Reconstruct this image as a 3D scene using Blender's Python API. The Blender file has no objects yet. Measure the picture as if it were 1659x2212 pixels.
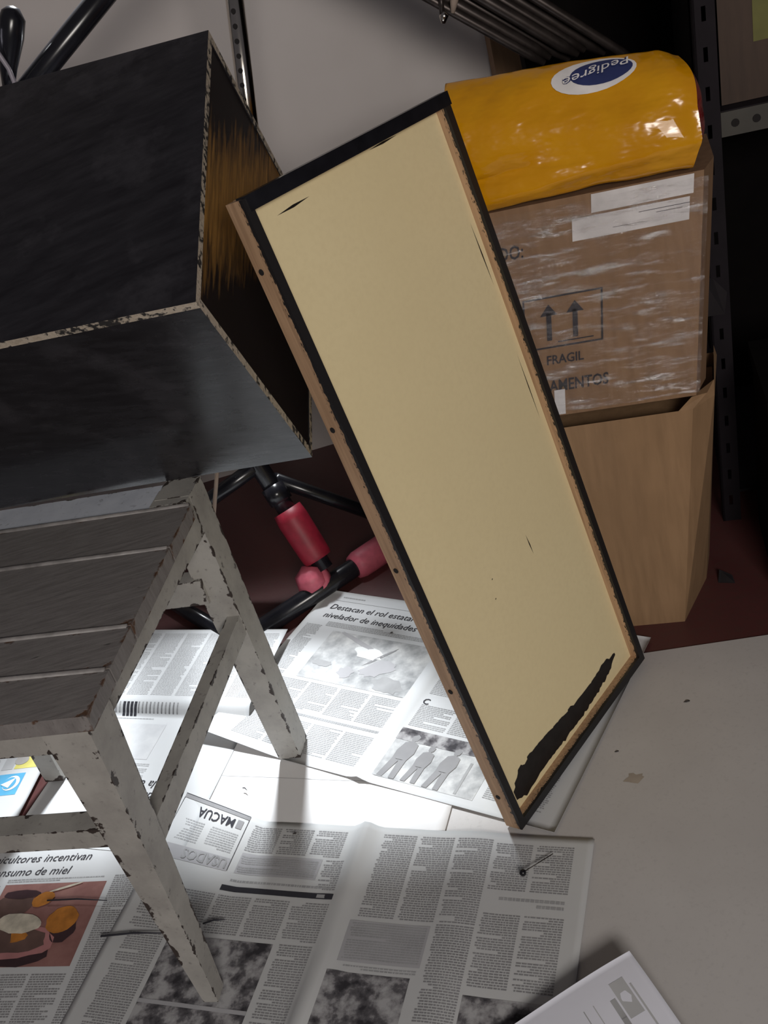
import bpy, bmesh, math, random
from mathutils import Vector, Matrix, noise
random.seed(7)
scn = bpy.context.scene
COL = scn.collection
V = Vector

# ------------------------------------------------------------------ camera
F_PX, PITCH, ROLL = 2208.0, math.radians(30.047), math.radians(-16.596)
cam = bpy.data.cameras.new('camera')
cam.sensor_fit = 'VERTICAL'; cam.sensor_height = 36.0; cam.sensor_width = 27.0
cam.lens = F_PX / 2212.0 * 36.0
cam.clip_start = 0.02
co = bpy.data.objects.new('camera', cam); COL.objects.link(co)
fw = V((0, math.cos(PITCH), -math.sin(PITCH))); up0 = V((0, math.sin(PITCH), math.cos(PITCH))); rt0 = V((1, 0, 0))
rt = rt0 * math.cos(ROLL) + up0 * math.sin(ROLL); up = -rt0 * math.sin(ROLL) + up0 * math.cos(ROLL)
co.matrix_world = Matrix(((rt.x, up.x, -fw.x, 0), (rt.y, up.y, -fw.y, 0), (rt.z, up.z, -fw.z, 1.0), (0, 0, 0, 1)))
scn.camera = co

# ------------------------------------------------------------------ light
w = bpy.data.worlds.new('room_ambience'); scn.world = w; w.use_nodes = True
w.node_tree.nodes['Background'].inputs[0].default_value = (0.95, 0.9, 1.0, 1)
w.node_tree.nodes['Background'].inputs[1].default_value = 0.07

def area(name, loc, target, sx, sy, power, col):
    l = bpy.data.lights.new(name, 'AREA'); l.shape = 'RECTANGLE'; l.size = sx; l.size_y = sy
    l.energy = power; l.color = col
    o = bpy.data.objects.new(name, l); COL.objects.link(o); o.location = loc
    o.rotation_euler = (V(target) - V(loc)).to_track_quat('-Z', 'Y').to_euler()
    return o
area('room_lamp', (0.22, -1.35, 1.42), (0.1, 1.2, 0.5), 0.8, 0.5, 31, (1.0, 0.94, 0.88))
sp = bpy.data.lights.new('work_lamp', 'SPOT'); sp.energy = 225; sp.color = (0.93, 0.97, 1.0)
sp.spot_size = math.radians(46); sp.spot_blend = 0.95; sp.shadow_soft_size = 0.07
so = bpy.data.objects.new('work_lamp', sp); COL.objects.link(so); so.location = (-0.17, 2.03, 1.29)
so.rotation_euler = (V((-0.40, 0.95, 0)) - so.location).to_track_quat('-Z', 'Y').to_euler()

scn.view_settings.view_transform = 'Standard'; scn.view_settings.look = 'None'
scn.view_settings.exposure = 0.0; scn.view_settings.gamma = 1.0; scn.view_settings.use_curve_mapping = False

# ------------------------------------------------------------------ materials
MAT = {}
class NT:
    def __init__(s, name):
        s.m = bpy.data.materials.new(name); s.m.use_nodes = True
        s.t = s.m.node_tree; s.b = s.t.nodes['Principled BSDF']; s.out = s.t.nodes['Material Output']
        MAT[name] = s.m
    def n(s, typ, **kw):
        x = s.t.nodes.new(typ)
        for k, v in kw.items():
            if k.startswith('i_'):
                key = k[2:]; key = int(key) if key.isdigit() else key.replace('_', ' ')
                x.inputs[key].default_value = v
            else: setattr(x, k, v)
        return x
    def l(s, a, b): s.t.links.new(a, b)
    def co(s, kind='Object', scale=(1, 1, 1)):
        c = s.n('ShaderNodeTexCoord'); m = s.n('ShaderNodeMapping'); m.inputs['Scale'].default_value = scale
        s.l(c.outputs[kind], m.inputs[0]); return m.outputs[0]
    def noise(s, vec, scale, detail=4, rough=.55):
        x = s.n('ShaderNodeTexNoise'); x.inputs['Scale'].default_value = scale
        x.inputs['Detail'].default_value = detail; x.inputs['Roughness'].default_value = rough
        s.l(vec, x.inputs['Vector']); return x.outputs['Fac']
    def ramp(s, fac, stops):
        r = s.n('ShaderNodeValToRGB'); e = r.color_ramp.elements
        while len(e) < len(stops): e.new(0.5)
        for i, (p, c) in enumerate(stops):
            e[i].position = p; e[i].color = (*c, 1) if len(c) == 3 else c
        s.l(fac, r.inputs[0]); return r.outputs[0]
    def mix(s, fac, a, b):
        x = s.n('ShaderNodeMix', data_type='RGBA')
        if isinstance(fac, (int, float)): x.inputs[0].default_value = fac
        else: s.l(fac, x.inputs[0])
        for v, i in ((a, 6), (b, 7)):
            if isinstance(v, tuple): x.inputs[i].default_value = (*v, 1)
            else: s.l(v, x.inputs[i])
        return x.outputs[2]
    def math(s, op, a, b=None, c=None):
        x = s.n('ShaderNodeMath', operation=op)
        for i, v in enumerate((a, b, c)):
            if v is None: continue
            if isinstance(v, (int, float)): x.inputs[i].default_value = v
            else: s.l(v, x.inputs[i])
        return x.outputs[0]
    def step(s, v, lo, hi):
        x = s.n('ShaderNodeMapRange'); x.inputs[1].default_value = lo; x.inputs[2].default_value = hi
        s.l(v, x.inputs[0]); return x.outputs[0]
    def sep(s, vec):
        x = s.n('ShaderNodeSeparateXYZ'); s.l(vec, x.inputs[0]); return x.outputs
    def attr(s, name):
        x = s.n('ShaderNodeAttribute', attribute_name=name); return x.outputs['Fac']
    def color(s, c):
        if isinstance(c, tuple): s.b.inputs['Base Color'].default_value = (*c, 1)
        else: s.l(c, s.b.inputs['Base Color'])
        return s
    def rough(s, r):
        if isinstance(r, (int, float)): s.b.inputs['Roughness'].default_value = r
        else: s.l(r, s.b.inputs['Roughness'])
        return s
    def bump(s, h, strength=.3, dist=.002):
        b = s.n('ShaderNodeBump'); b.inputs['Strength'].default_value = strength; b.inputs['Distance'].default_value = dist
        s.l(h, b.inputs['Height']); s.l(b.outputs[0], s.b.inputs['Normal']); return s

def plain(name, col, rough=.6, metal=0.0, var=.15, scale=25):
    t = NT(name); v = t.co()
    n = t.noise(v, scale, 3)
    c0 = tuple(x * (1 - var) for x in col); c1 = tuple(min(1, x * (1 + var)) for x in col)
    t.color(t.ramp(n, [(.3, c0), (.7, c1)])).rough(rough); t.b.inputs['Metallic'].default_value = metal
    return t

# floor: dark red painted concrete
t = NT('red_floor'); v = t.co(); n = t.noise(v, 3, 6); n2 = t.noise(v, 90, 3)
t.color(t.mix(t.step(n2, .35, .75), t.ramp(n, [(.3, (.070, .021, .022)), (.7, (.105, .034, .033))]), (.082, .034, .031))).rough(.42)
t.bump(n2, .15, .001)
# wall: off-white
t = NT('wall_offwhite'); v = t.co(); n = t.noise(v, 2.2, 4); n2 = t.noise(v, 60, 2)
t.color(t.ramp(n, [(.25, (.58, .525, .50)), (.75, (.68, .63, .61))])).rough(.8); t.bump(n, .5, .02)
plain('shade_backing', (.004, .003, .003), .9).b.inputs['Specular IOR Level'].default_value = .1  # near-black: deep shade around the rack is put into this colour
plain('white_trim', (.5, .48, .47), .7)
# stool paint with wear driven by the edge attribute
def stoolpaint(name, c0, c1, edgecol, chip_lo, chip_hi, streak=(1, 1, 1), edge_w=.45):
    t = NT(name); v = t.co(); vs = t.co('Object', streak)
    n = t.noise(vs, 22, 6, .65); n2 = t.noise(v, 55, 4, .6); n3 = t.noise(vs, 130, 3); nb = t.noise(vs, 34, 4, .6)
    base = t.ramp(n, [(.28, c0), (.62, c1)])
    base = t.mix(t.step(n3, .62, .8), base, tuple(x * .62 for x in c0))
    e = t.attr('edge')
    m = t.math('ADD', t.math('MULTIPLY', e, edge_w), t.math('MULTIPLY', n2, .9))
    chip = t.step(m, chip_lo, chip_hi)
    blot = t.step(nb, .69, .72)
    c = t.mix(blot, base, tuple(x * .45 for x in c0))
    t.color(t.mix(chip, c, edgecol)).rough(.55)
    t.bump(t.math('SUBTRACT', n, chip), .35, .0015)
stoolpaint('stool_paint', (.30, .288, .27), (.41, .397, .37), (.045, .034, .03), .835, .865, (1, 1, 1), .40)
stoolpaint('stool_seat_paint', (.165, .152, .148), (.245, .229, .222), (.10, .052, .030), .80, .90, (1, 7, 1), .38)  # darker than the legs: grime plus the shade under the box in one tone
stoolpaint('stool_rail_lit', (.58, .62, .70), (.70, .74, .82), (.07, .06, .055), .92, .96)  # cool light falling on the back rail, painted in as a paler bluish tone
plain('bead_paint', (.25, .235, .23), .5, 0, .35, 40)
# black paint on boards
t = NT('black_paint'); v = t.co(); vs = t.co('Object', (1.5, 9, 9)); n = t.noise(vs, 9, 6, .6); n2 = t.noise(v, 5, 4)
n4 = t.noise(v, 11, 5, .65); t.color(t.mix(t.step(n4, .52, .74), t.ramp(n, [(.3, (.009, .008, .010)), (.7, (.022, .021, .025))]), (.042, .040, .046)))
t.rough(t.ramp(t.math('ADD', t.math('MULTIPLY', n, .5), t.math('MULTIPLY', n2, .5)), [(.35, (.20,) * 3), (.65, (.33,) * 3)])); t.bump(n, .25, .001); t.b.inputs['Specular IOR Level'].default_value = .38
# raw board edge half covered with paint
t = NT('raw_edge'); v = t.co(); n = t.noise(v, 120, 4, .6); n2 = t.noise(v, 9, 2)
m = t.step(t.math('ADD', n, t.math('MULTIPLY', n2, .5)), .76, .86)
t.color(t.mix(m, t.ramp(n, [(.3, (.40, .33, .25)), (.7, (.62, .55, .46))]), (.02, .018, .018))).rough(.8); t.bump(n, .6, .002)
# bare, varnished wood painted black towards the borders (object coords: y along e3, z along e2)
t = NT('half_painted_wood'); v = t.co(); vs = t.co('Object', (1, 14, 1.6)); n = t.noise(vs, 10, 5, .6); s = t.sep(v)
g = t.noise(t.co('Object', (1, 40, 2)), 6, 4)
wood = t.ramp(g, [(.3, (.15, .075, .022)), (.7, (.42, .22, .055))])
# stripe of bare wood running diagonally across the panel
q = t.math('SUBTRACT', s[2], t.math('MULTIPLY', s[1], .85))
q = t.math('ABSOLUTE', t.math('SUBTRACT', q, .118))
q = t.math('ADD', q, t.math('MULTIPLY', t.math('SUBTRACT', n, .5), .22))
t.color(t.mix(t.step(q, .035, .105), wood, (.012, .009, .010))).rough(.38)
# cream laminate
t = NT('cream_laminate'); v = t.co(); n = t.noise(v, 4, 4); n2 = t.noise(v, 160, 2)
t.color(t.mix(t.step(n2, .4, .9), t.ramp(n, [(.3, (.84, .71, .42)), (.7, (.88, .75, .455))]), (.82, .69, .41))).rough(.45)
# frame: bare wood with black paint along its front edge (object z = depth from front)
t = NT('frame_wood'); v = t.co(); s = t.sep(v); g = t.noise(t.co('Object', (30, 1.2, 30)), 8, 4); n = t.noise(v, 55, 3); nh = t.noise(t.co('Object', (4, 1, 4)), 170, 1)
wood = t.ramp(g, [(.3, (.33, .20, .115)), (.7, (.52, .335, .20))])
dpt = t.math('SUBTRACT', t.math('SUBTRACT', s[2], t.math('MULTIPLY', t.math('SUBTRACT', n, .5), .006)), t.math('MULTIPLY', t.math('MAXIMUM', t.math('SUBTRACT', nh, .52), 0.0), .022))
t.color(t.mix(t.step(dpt, .0036, .0046), (.012, .011, .012), wood)).rough(.5)
plain('glossy_black', (.010, .010, .013), .22, 0, .3, 30)
plain('smear_black', (.010, .008, .008), .5, 0, .4, 90)
plain('hole_black', (.01, .008, .008), .9)
# cardboard
def card(name, c0, c1, r=.75):
    t = NT(name); v = t.co(); n = t.noise(v, 7, 5); n2 = t.noise(t.co('Object', (1, 1, .12)), 90, 3)
    t.color(t.mix(t.step(n2, .35, .8), t.ramp(n, [(.3, c0), (.7, c1)]), tuple(x * .88 for x in c0))).rough(r); t.bump(n2, .15, .001)
card('cardboard', (.27, .16, .080), (.33, .20, .105))
card('cardboard_dark', (.22, .125, .066), (.27, .16, .088))
card('cardboard_shaded', (.055, .034, .025), (.08, .05, .034))  # rack carton: its shade is mixed into a darker cardboard brown
plain('print_ink', (.028, .024, .03), .7)
plain('label_paper', (.62, .60, .61), .6)
plain('green_label', (.13, .125, .02), .6)
# packing film
t = NT('packing_film'); v = t.co(); n = t.noise(t.co('Object', (9, 9, 26)), 5, 5, .7)
tr = t.n('ShaderNodeBsdfTransparent'); gl = t.n('ShaderNodeBsdfGlossy'); gl.inputs['Roughness'].default_value = .10
b = t.n('ShaderNodeBump'); b.inputs['Strength'].default_value = .9; b.inputs['Distance'].default_value = .006
t.l(n, b.inputs['Height']); t.l(b.outputs[0], gl.inputs['Normal'])
mx = t.n('ShaderNodeMixShader'); fm = t.noise(t.co('Object', (10, 10, 60)), 1.6, 5, .65); t.l(t.ramp(fm, [(.46, (.03,) * 3), (.55, (.15,) * 3), (.66, (.60,) * 3)]), mx.inputs[0])
t.l(tr.outputs[0], mx.inputs[1]); t.l(gl.outputs[0], mx.inputs[2]); t.l(mx.outputs[0], t.out.inputs[0])
# bag
def bagm(name, col, dark):
    t = NT(name); v = t.co(); n = t.noise(v, 16, 4); n2 = t.noise(t.co('Object', (1, 1, 2.0)), 15, 3, .5)
    t.color(t.ramp(n, [(.3, dark), (.7, col)])).rough(.17); t.bump(n2, .55, .012)
    t.b.inputs['Coat Weight'].default_value = .25
bagm('bag_yellow', (.66, .31, .005), (.56, .235, .003)); bagm('bag_red', (.35, .01, .015), (.2, .005, .01))
plain('bag_blue', (.03, .04, .13), .3); plain('bag_white', (.78, .75, .74), .3)
# metals
plain('dark_steel', (.014, .011, .014), .7, .0).b.inputs['Specular IOR Level'].default_value = .15; plain('rack_bar', (.05, .046, .038), .6, .0)
plain('slot_light', (.20, .15, .13), .8)
plain('tube_black', (.012, .012, .016), .22, 0, .3)
t = plain('chrome', (.62, .58, .52), .16, 1.0, .1)
plain('steel_rod', (.06, .048, .044), .38, .6, .5)
plain('tape_red', (.27, .012, .03), .5, 0, .2, 60); plain('tape_pink', (.62, .13, .19), .5, 0, .15, 60)
plain('grey_plastic', (.33, .30, .34), .35)
plain('clear_scrap', (.02, .018, .02), .3)
plain('cord_tan', (.35, .27, .22), .7)
# paper
def paperm(name, col):
    t = NT(name); v = t.co(); n = t.noise(v, 9, 4); n2 = t.noise(v, 300, 2)
    t.color(t.ramp(n, [(.3, tuple(x * .96 for x in col)), (.7, col)])).rough(.85); t.bump(n, .35, .004)
paperm('newsprint', (.57, .58, .585)); paperm('white_paper', (.86, .86, .87)); paperm('newsprint_white', (.62, .635, .65)); paperm('page_white', (.74, .75, .83))
t = NT('white_board'); v = t.co(); n = t.noise(v, 6, 5); n2 = t.noise(v, 200, 2)
t.color(t.mix(t.step(n2, .55, .95), t.ramp(n, [(.3, (.48, .463, .455)), (.7, (.545, .528, .52))]), (.44, .425, .42))).rough(.6)
plain('ink_text', (.27, .27, .28), .9, 0, .1); plain('ink_dark', (.03, .03, .04), .9); plain('ink_soft', (.36, .365, .375), .9)
plain('ink_tint', (.42, .42, .44), .9, 0, .05); plain('ink_faint', (.46, .465, .475), .9, 0, .05)
def photom(name, stops, scale, seed=0.0):
    t = NT(name); v = t.co('Object'); n = t.noise(v, scale, 5, .6); t.color(t.ramp(n, stops)).rough(.85)
photom('photo_dark', [(.36, (.03, .028, .034)), (.47, (.12, .115, .125)), (.52, (.26, .255, .265)), (.62, (.42, .42, .43))], 38)
photom('photo_light', [(.3, (.22, .23, .24)), (.5, (.46, .47, .48)), (.65, (.66, .67, .67))], 24)
photom('photo_grey', [(.3, (.50, .51, .53)), (.7, (.66, .67, .68))], 20)
photom('photo_food', [(.3, (.20, .085, .075)), (.55, (.31, .15, .135)), (.7, (.38, .20, .17))], 14)
plain('food_dark', (.045, .02, .025), .9, 0, .3); plain('food_white', (.62, .57, .47), .9, 0, .25, 60); plain('food_orange', (.50, .19, .03), .9, 0, .25, 60)
plain('food_pink', (.45, .2, .2), .9); plain('food_mid', (.12, .07, .06), .9, 0, .3)
plain('ad_yellow', (.70, .64, .18), .9); plain('ad_red', (.60, .22, .16), .9); plain('ad_blue', (.10, .40, .66), .9); plain('ad_white', (.8, .82, .82), .9); plain('ad_grey', (.4, .38, .36), .9)
plain('stain_brown', (.36, .31, .26), .8); plain('crumb', (.04, .033, .03), .8)

# ------------------------------------------------------------------ helpers
def mesh_obj(name, verts, faces, mat, parent=None, smooth=False, mats=None, fmats=None, attr=None):
    base = parent['_base'] if parent is not None and '_base' in parent.keys() else (0, 0, 0)
    bx, by, bz = base
    me = bpy.data.meshes.new(name)
    me.from_pydata([(v[0] - bx, v[1] - by, v[2] - bz) for v in verts], [], faces)
    for m in (mats or [mat]): me.materials.append(MAT[m])
    if fmats: me.polygons.foreach_set('material_index', fmats)
    if smooth: me.polygons.foreach_set('use_smooth', [True] * len(me.polygons))
    if attr:
        a = me.attributes.new('edge', 'FLOAT', 'POINT'); a.data.foreach_set('value', attr)
    me.update()
    o = bpy.data.objects.new(name, me); COL.objects.link(o)
    if parent is not None: o.parent = parent
    return o
def tag(o, label, cat, group=None):
    o['label'] = label; o['category'] = cat
    if group: o['group'] = group
    return o
ROOTS = []
def thing(name, label, cat, base, group=None):
    o = bpy.data.objects.new(name, None); COL.objects.link(o); o.location = base; o.empty_display_size = .05
    o['_base'] = tuple(base); ROOTS.append(o); tag(o, label, cat, group); return o
def single(name, verts, faces, mat, label, cat, base=None, group=None, **kw):
    if base is None:
        n = len(verts); base = (sum(v[0] for v in verts) / n, sum(v[1] for v in verts) / n, min(v[2] for v in verts))
    o = mesh_obj(name, [(v[0] - base[0], v[1] - base[1], v[2] - base[2]) for v in verts], faces, mat, **kw)
    o.location = base; return tag(o, label, cat, group)
def struct(name, verts, faces, mat):
    o = mesh_obj(name, verts, faces, mat); o['kind'] = 'structure'; return o
HEX = [(0, 3, 2, 1), (4, 5, 6, 7), (0, 1, 5, 4), (1, 2, 6, 5), (2, 3, 7, 6), (3, 0, 4, 7)]
def boxv(x0, x1, y0, y1, z0, z1):
    return [(x0, y0, z0), (x1, y0, z0), (x1, y1, z0), (x0, y1, z0), (x0, y0, z1), (x1, y0, z1), (x1, y1, z1), (x0, y1, z1)]
def frame_map(O, X, Y, Z):
    O, X, Y, Z = V(O), V(X), V(Y), V(Z)
    return lambda p: tuple(O + X * p[0] + Y * p[1] + Z * p[2])
def bar(c, m=.14):
    """hexahedron with inner loops and an edge-wear attribute; c: 8 corners (4 bottom, 4 top), rows subdivided"""
    c = [V(p) for p in c]; verts = []; att = []; faces = []; idx = {}
    def add(p, a):
        k = (round(p.x, 5), round(p.y, 5), round(p.z, 5))
        if k in idx: return idx[k]
        idx[k] = len(verts); verts.append(tuple(p)); att.append(a); return idx[k]
    for f in HEX:
        q = [c[i] for i in f]
        e1 = (q[1] - q[0]).length; e2 = (q[3] - q[0]).length
        ws = min(m * .35, .45 * min(e1, e2)) if m > 1 else min(.012, .42 * e1), min(.012, .42 * e2)
        us = [0, ws[0] / e1, 1 - ws[0] / e1, 1]; vs = [0, ws[1] / e2, 1 - ws[1] / e2, 1]
        g = [[add(q[0] * (1 - u) * (1 - w_) + q[1] * u * (1 - w_) + q[2] * u * w_ + q[3] * (1 - u) * w_, 1.0 if u in (0, 1) or w_ in (0, 1) else 0.0) for u in us] for w_ in vs]
        for i in range(3):
            for j in range(3): faces.append((g[i][j], g[i][j + 1], g[i + 1][j + 1], g[i + 1][j]))
    return verts, faces, att
def tube_geo(pts, r, n=14, cap=True):
    pts = [V(p) for p in pts]; rs = r if isinstance(r, (list, tuple)) else [r] * len(pts)
    verts = []; faces = []
    d0 = (pts[1] - pts[0]).normalized(); ref = V((0, 0, 1)) if abs(d0.z) < .9 else V((1, 0, 0))
    for i, p in enumerate(pts):
        a = pts[max(0, i - 1)]; b = pts[min(len(pts) - 1, i + 1)]; d = (b - a).normalized()
        x = d.cross(ref).normalized(); y = d.cross(x)
        for k in range(n):
            t_ = 2 * math.pi * k / n; verts.append(tuple(p + (x * math.cos(t_) + y * math.sin(t_)) * rs[i]))
    for i in range(len(pts) - 1):
        for k in range(n):
            faces.append((i * n + k, i * n + (k + 1) % n, (i + 1) * n + (k + 1) % n, (i + 1) * n + k))
    if cap: faces.append(tuple(range(n))[::-1]); faces.append(tuple(range((len(pts) - 1) * n, len(pts) * n)))
    return verts, faces
def tube(name, pts, r, mat, parent, n=14):
    v_, f_ = tube_geo(pts, r, n); return mesh_obj(name, v_, f_, mat, parent, smooth=True)
_tc = {}
def text_geo(s, shear=0.0, bold=0.0):
    k = (s, shear, bold)
    if k in _tc: return _tc[k]
    cu = bpy.data.curves.new('t', 'FONT'); cu.body = s; cu.size = 1; cu.shear = shear; cu.offset = bold; cu.resolution_u = 2
    o = bpy.data.objects.new('t', cu); COL.objects.link(o)
    dg = bpy.context.evaluated_depsgraph_get(); dg.update()
    me = bpy.data.meshes.new_from_object(o.evaluated_get(dg))
    vs = [(v.co.x, v.co.y) for v in me.vertices]; fs = [tuple(p.vertices) for p in me.polygons]
    bpy.data.objects.remove(o); bpy.data.curves.remove(cu); bpy.data.meshes.remove(me)
    x0 = min(v[0] for v in vs); x1 = max(v[0] for v in vs)
    _tc[k] = ([(x - x0, y) for x, y in vs], fs, x1 - x0); return _tc[k]

# ------------------------------------------------------------------ the setting
struct('floor', boxv(-3, 3, -1.5, 2.30, -.05, 0), HEX, 'red_floor')
struct('wall_back', boxv(-3, 3, 2.088, 2.16, -.05, 2.6), HEX, 'wall_offwhite')
CA = V((.38, 1.166, 0)); CD = V((.951, -.310, 0)).normalized(); CN = V((.310, .951, 0)).normalized(); UZ = V((0, 0, 1))
cm = frame_map(CA, CD, CN, UZ)
struct('wall_right', [cm(p) for p in boxv(.70, .76, -.05, .95, 0, 2.3)], HEX, 'shade_backing')

# white hardboard on the floor
wm = frame_map((.309, 1.120, 0), (.976, -.215, 0), (-.215, -.976, 0), (0, 0, 1))
single('white_board', [wm(p) for p in boxv(-.50, .45, 0, 1.3, 0, .003)], HEX, 'white_board', 'large off-white hardboard sheet lying on the floor, bare on the right side', 'board')

# ------------------------------------------------------------------ printed sheets
class Sheet:
    def __init__(s, name, label, cat, O, X, Y, a0, a1, b0, b1, z, mat, wave=0.0, seed=0, hfun=None, warp=None, na=44, nb=30, group=None):
        s.X, s.Y = V(X).normalized(), V(Y).normalized(); s.O = V(O); s.z = z; s.wave = wave; s.seed = seed; s.hfun = hfun; s.warp = warp
        s.root = thing(name, label, cat, (O[0], O[1], z), group)
        verts = []; faces = []; th = .0005
        for lay in (0, 1):
            for i in range(nb + 1):
                for j in range(na + 1):
                    p = s.P(a0 + (a1 - a0) * j / na, b0 + (b1 - b0) * i / nb, 0 if lay else -th); verts.append(p)
        W = na + 1; L = W * (nb + 1)
        flip = s.X.cross(s.Y).z > 0
        for i in range(nb):
            for j in range(na):
                q = (i * W + j, i * W + j + 1, (i + 1) * W + j + 1, (i + 1) * W + j)
                faces.append(tuple(k + L for k in (q if flip else q[::-1]))); faces.append(q[::-1] if flip else q)
        ring = [j for j in range(W)] + [i * W + na for i in range(1, nb + 1)] + [nb * W + j for j in range(na - 1, -1, -1)] + [i * W for i in range(nb - 1, 0, -1)]
        for k in range(len(ring)):
            a, b = ring[k], ring[(k + 1) % len(ring)]; faces.append((a, b, b + L, a + L))
        mesh_obj('paper', verts, faces, mat, s.root, smooth=True)
        s.groups = {}; s.pid = 0; s.aid = 0; s.keep = False
    def P(s, a, b, dz=0.0):
        if s.warp: a, b = s.warp(a, b)
        h = s.hfun(a, b) if s.hfun else 0.0
        if s.wave: h += s.wave * (noise.noise(V((a * 9 + s.seed, b * 9, s.seed))) + .6)
        p = s.O + s.X * a + s.Y * b
        return (p.x, p.y, s.z + h + dz)
    def poly(s, pts, mat, lay=1, kind='print'):
        g = s.groups.setdefault((kind, mat, s.pid if kind == 'photo' else (s.aid if kind == 'print' else 0)), ([], [])); n = len(g[0])
        g[0].extend(s.P(a, b, .00035 * lay) for a, b in pts); g[1].append(tuple(range(n, n + len(pts))))
    def rect(s, a0, a1, b0, b1, mat, lay=1, kind='print', cell=.02):
        if not s.keep: s.aid += 1
        if kind == 'photo' and lay == 1: s.pid += 1
        na = max(1, int(abs(a1 - a0) / cell)); nb = max(1, int(abs(b1 - b0) / cell))
        for i in range(nb):
            for j in range(na):
                x0 = a0 + (a1 - a0) * j / na; x1 = a0 + (a1 - a0) * (j + 1) / na; y0 = b0 + (b1 - b0) * i / nb; y1 = b0 + (b1 - b0) * (i + 1) / nb
                s.poly([(x0, y0), (x1, y0), (x1, y1), (x0, y1)], mat, lay, kind)
    def words(s, a0, a1, b0, b1, pitch=.0032, hgt=.0017, mat='ink_text', lay=1):
        b = b0 + pitch * .3
        while b + hgt < b1:
            a = a0; end = a1 if random.random() > .12 else a0 + (a1 - a0) * random.uniform(.3, .9)
            while a < end - .002:
                L = min(random.uniform(.0018, .0062), end - a)
                s.poly([(a, b), (a + L, b), (a + L, b + hgt), (a, b + hgt)], mat, lay, 'text'); a += L + .0009
            b += pitch
    def columns(s, a0, a1, b0, b1, n, gap=.005, **kw):
        w_ = (a1 - a0 - gap * (n - 1)) / n
        for k in range(n): s.words(a0 + k * (w_ + gap), a0 + k * (w_ + gap) + w_, b0, b1, **kw)
    def text(s, st, a, b, size, mat='ink_dark', shear=0.0, flip=False, right=None, lay=2, bold=0.0):
        vs, fs, wd = text_geo(st, shear, bold); sg = -1 if flip else 1
        if right is not None: a = right - sg * wd * size
        s.aid += 1; g = s.groups.setdefault(('lettering', mat, s.aid), ([], [])); n = len(g[0])
        g[0].extend(s.P(a + sg * x * size, b - sg * y * size, .00035 * lay) for x, y in vs)
        g[1].extend(tuple(n + i for i in f) for f in fs)
    def disc(s, a, b, ra, rb, mat, lay=1, rot=0.0, n=22, jit=0.0, kind='print'):
        if not s.keep: s.aid += 1
        pts = []
        for k in range(n):
            t_ = 2 * math.pi * k / n; r = 1 + jit * (random.random() - .5)
            x, y = ra * r * math.cos(t_), rb * r * math.sin(t_)
            pts.append((a + x * math.cos(rot) - y * math.sin(rot), b + x * math.sin(rot) + y * math.cos(rot)))
        s.poly(pts, mat, lay, kind)
    def done(s):
        nm = {'print': 'printed_area', 'text': 'printed_text', 'lettering': 'printed_headline', 'photo': 'printed_photo'}
        kinds = {}
        for (k, m, i_), (vs, fs) in s.groups.items(): kinds.setdefault((k, i_), []).append((m, vs, fs))
        for (k, i_), lst in kinds.items():
            verts = []; faces = []; mats = []; fm = []
            for m, vs, fs in lst:
                n = len(verts); verts += vs; mats.append(m)
                for f in fs:
                    f = tuple(n + i for i in f)
                    p0, p1, p2 = (V(verts[i]) for i in f[:3])
                    if len(f) >= 3 and (p1 - p0).cross(p2 - p1).z < 0: f = f[::-1]
                    faces.append(f); fm.append(len(mats) - 1)
            o = mesh_obj(nm[k], verts, faces, None, s.root, mats=mats, fmats=fm)
            if k == 'text': o['kind'] = 'stuff'

# blank white sheet between the newspapers
N6 = Sheet('blank_paper', 'brightly lit blank white sheet between the newspapers by the stool', 'paper', (-.028, .938, 0), (-.91, .414, 0), (-.414, -.91, 0), 0, .62, -.20, .16, .0046, 'white_paper', .0012, 3)
N6.rect(.05, .60, -.045, -.0442, 'ink_faint'); N6.done()

# bottom newspaper spread (upside down for the viewer)
def n1h(a, b):
    d = abs(a - .29); h = .011 * math.exp(-(d / .012) ** 2) * (.65 + .35 * math.cos(b * 22))
    return h + .003 * math.exp(-((a - .145) / .03) ** 2)
def n1w(a, b):
    k = max(0, a - .44); return a, b - k * .32 * max(0, 1 - max(b, -.05) / .17)
N1 = Sheet('newspaper', 'open newspaper spread with a boxed notice headed MACUA, nearest the viewer', 'newspaper', (.129, .83, 0), (-.91, .414, 0), (-.414, -.91, 0), 0, .585, 0, .37, .0062, 'newsprint', .0012, 1, n1h, n1w, 70, 40, 'newspapers on the floor')
ce = [.022 + k * .0495 for k in range(6)]
def colblk(S, k0, k1, b0, b1, off=0.0, **kw):
    for k in range(k0, k1): S.words(off + ce[k], off + ce[k] + .0445, b0, b1, **kw)
colblk(N1, 0, 2, .014, .083); colblk(N1, 2, 5, .010, .133)
N1.words(.024, .10, .088, .106, pitch=.0075, hgt=.004, mat='ink_soft')
colblk(N1, 0, 2, .112, .205); colblk(N1, 2, 3, .133, .36)
N1.rect(.172, .272, .137, .190, 'ink_tint'); N1.words(.175, .268, .139, .188, mat='ink_soft', lay=2)
N1.rect(.180, .279, .203, .30, 'photo_dark', kind='photo'); N1.rect(.022, .117, .215, .32, 'photo_dark', kind='photo')
N1.words(.175, .265, .193, .199, mat='ink_soft')
N1.columns(.315, .452, .010, .052, 3); N1.rect(.336, .452, .055, .086, 'ink_tint'); N1.words(.34, .45, .058, .084, lay=2, mat='ink_soft'); N1.words(.305, .332, .055, .10)
N1.words(.31, .452, .094, .100, mat='ink_soft', hgt=.003)
N1.rect(.304, .461, .1045, .1125, 'ink_dark'); N1.rect(.309, .326, .106, .111, 'ink_soft', 2)
N1.columns(.305, .565, .118, .172, 5); N1.columns(.307, .35, .176, .36, 1)
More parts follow.
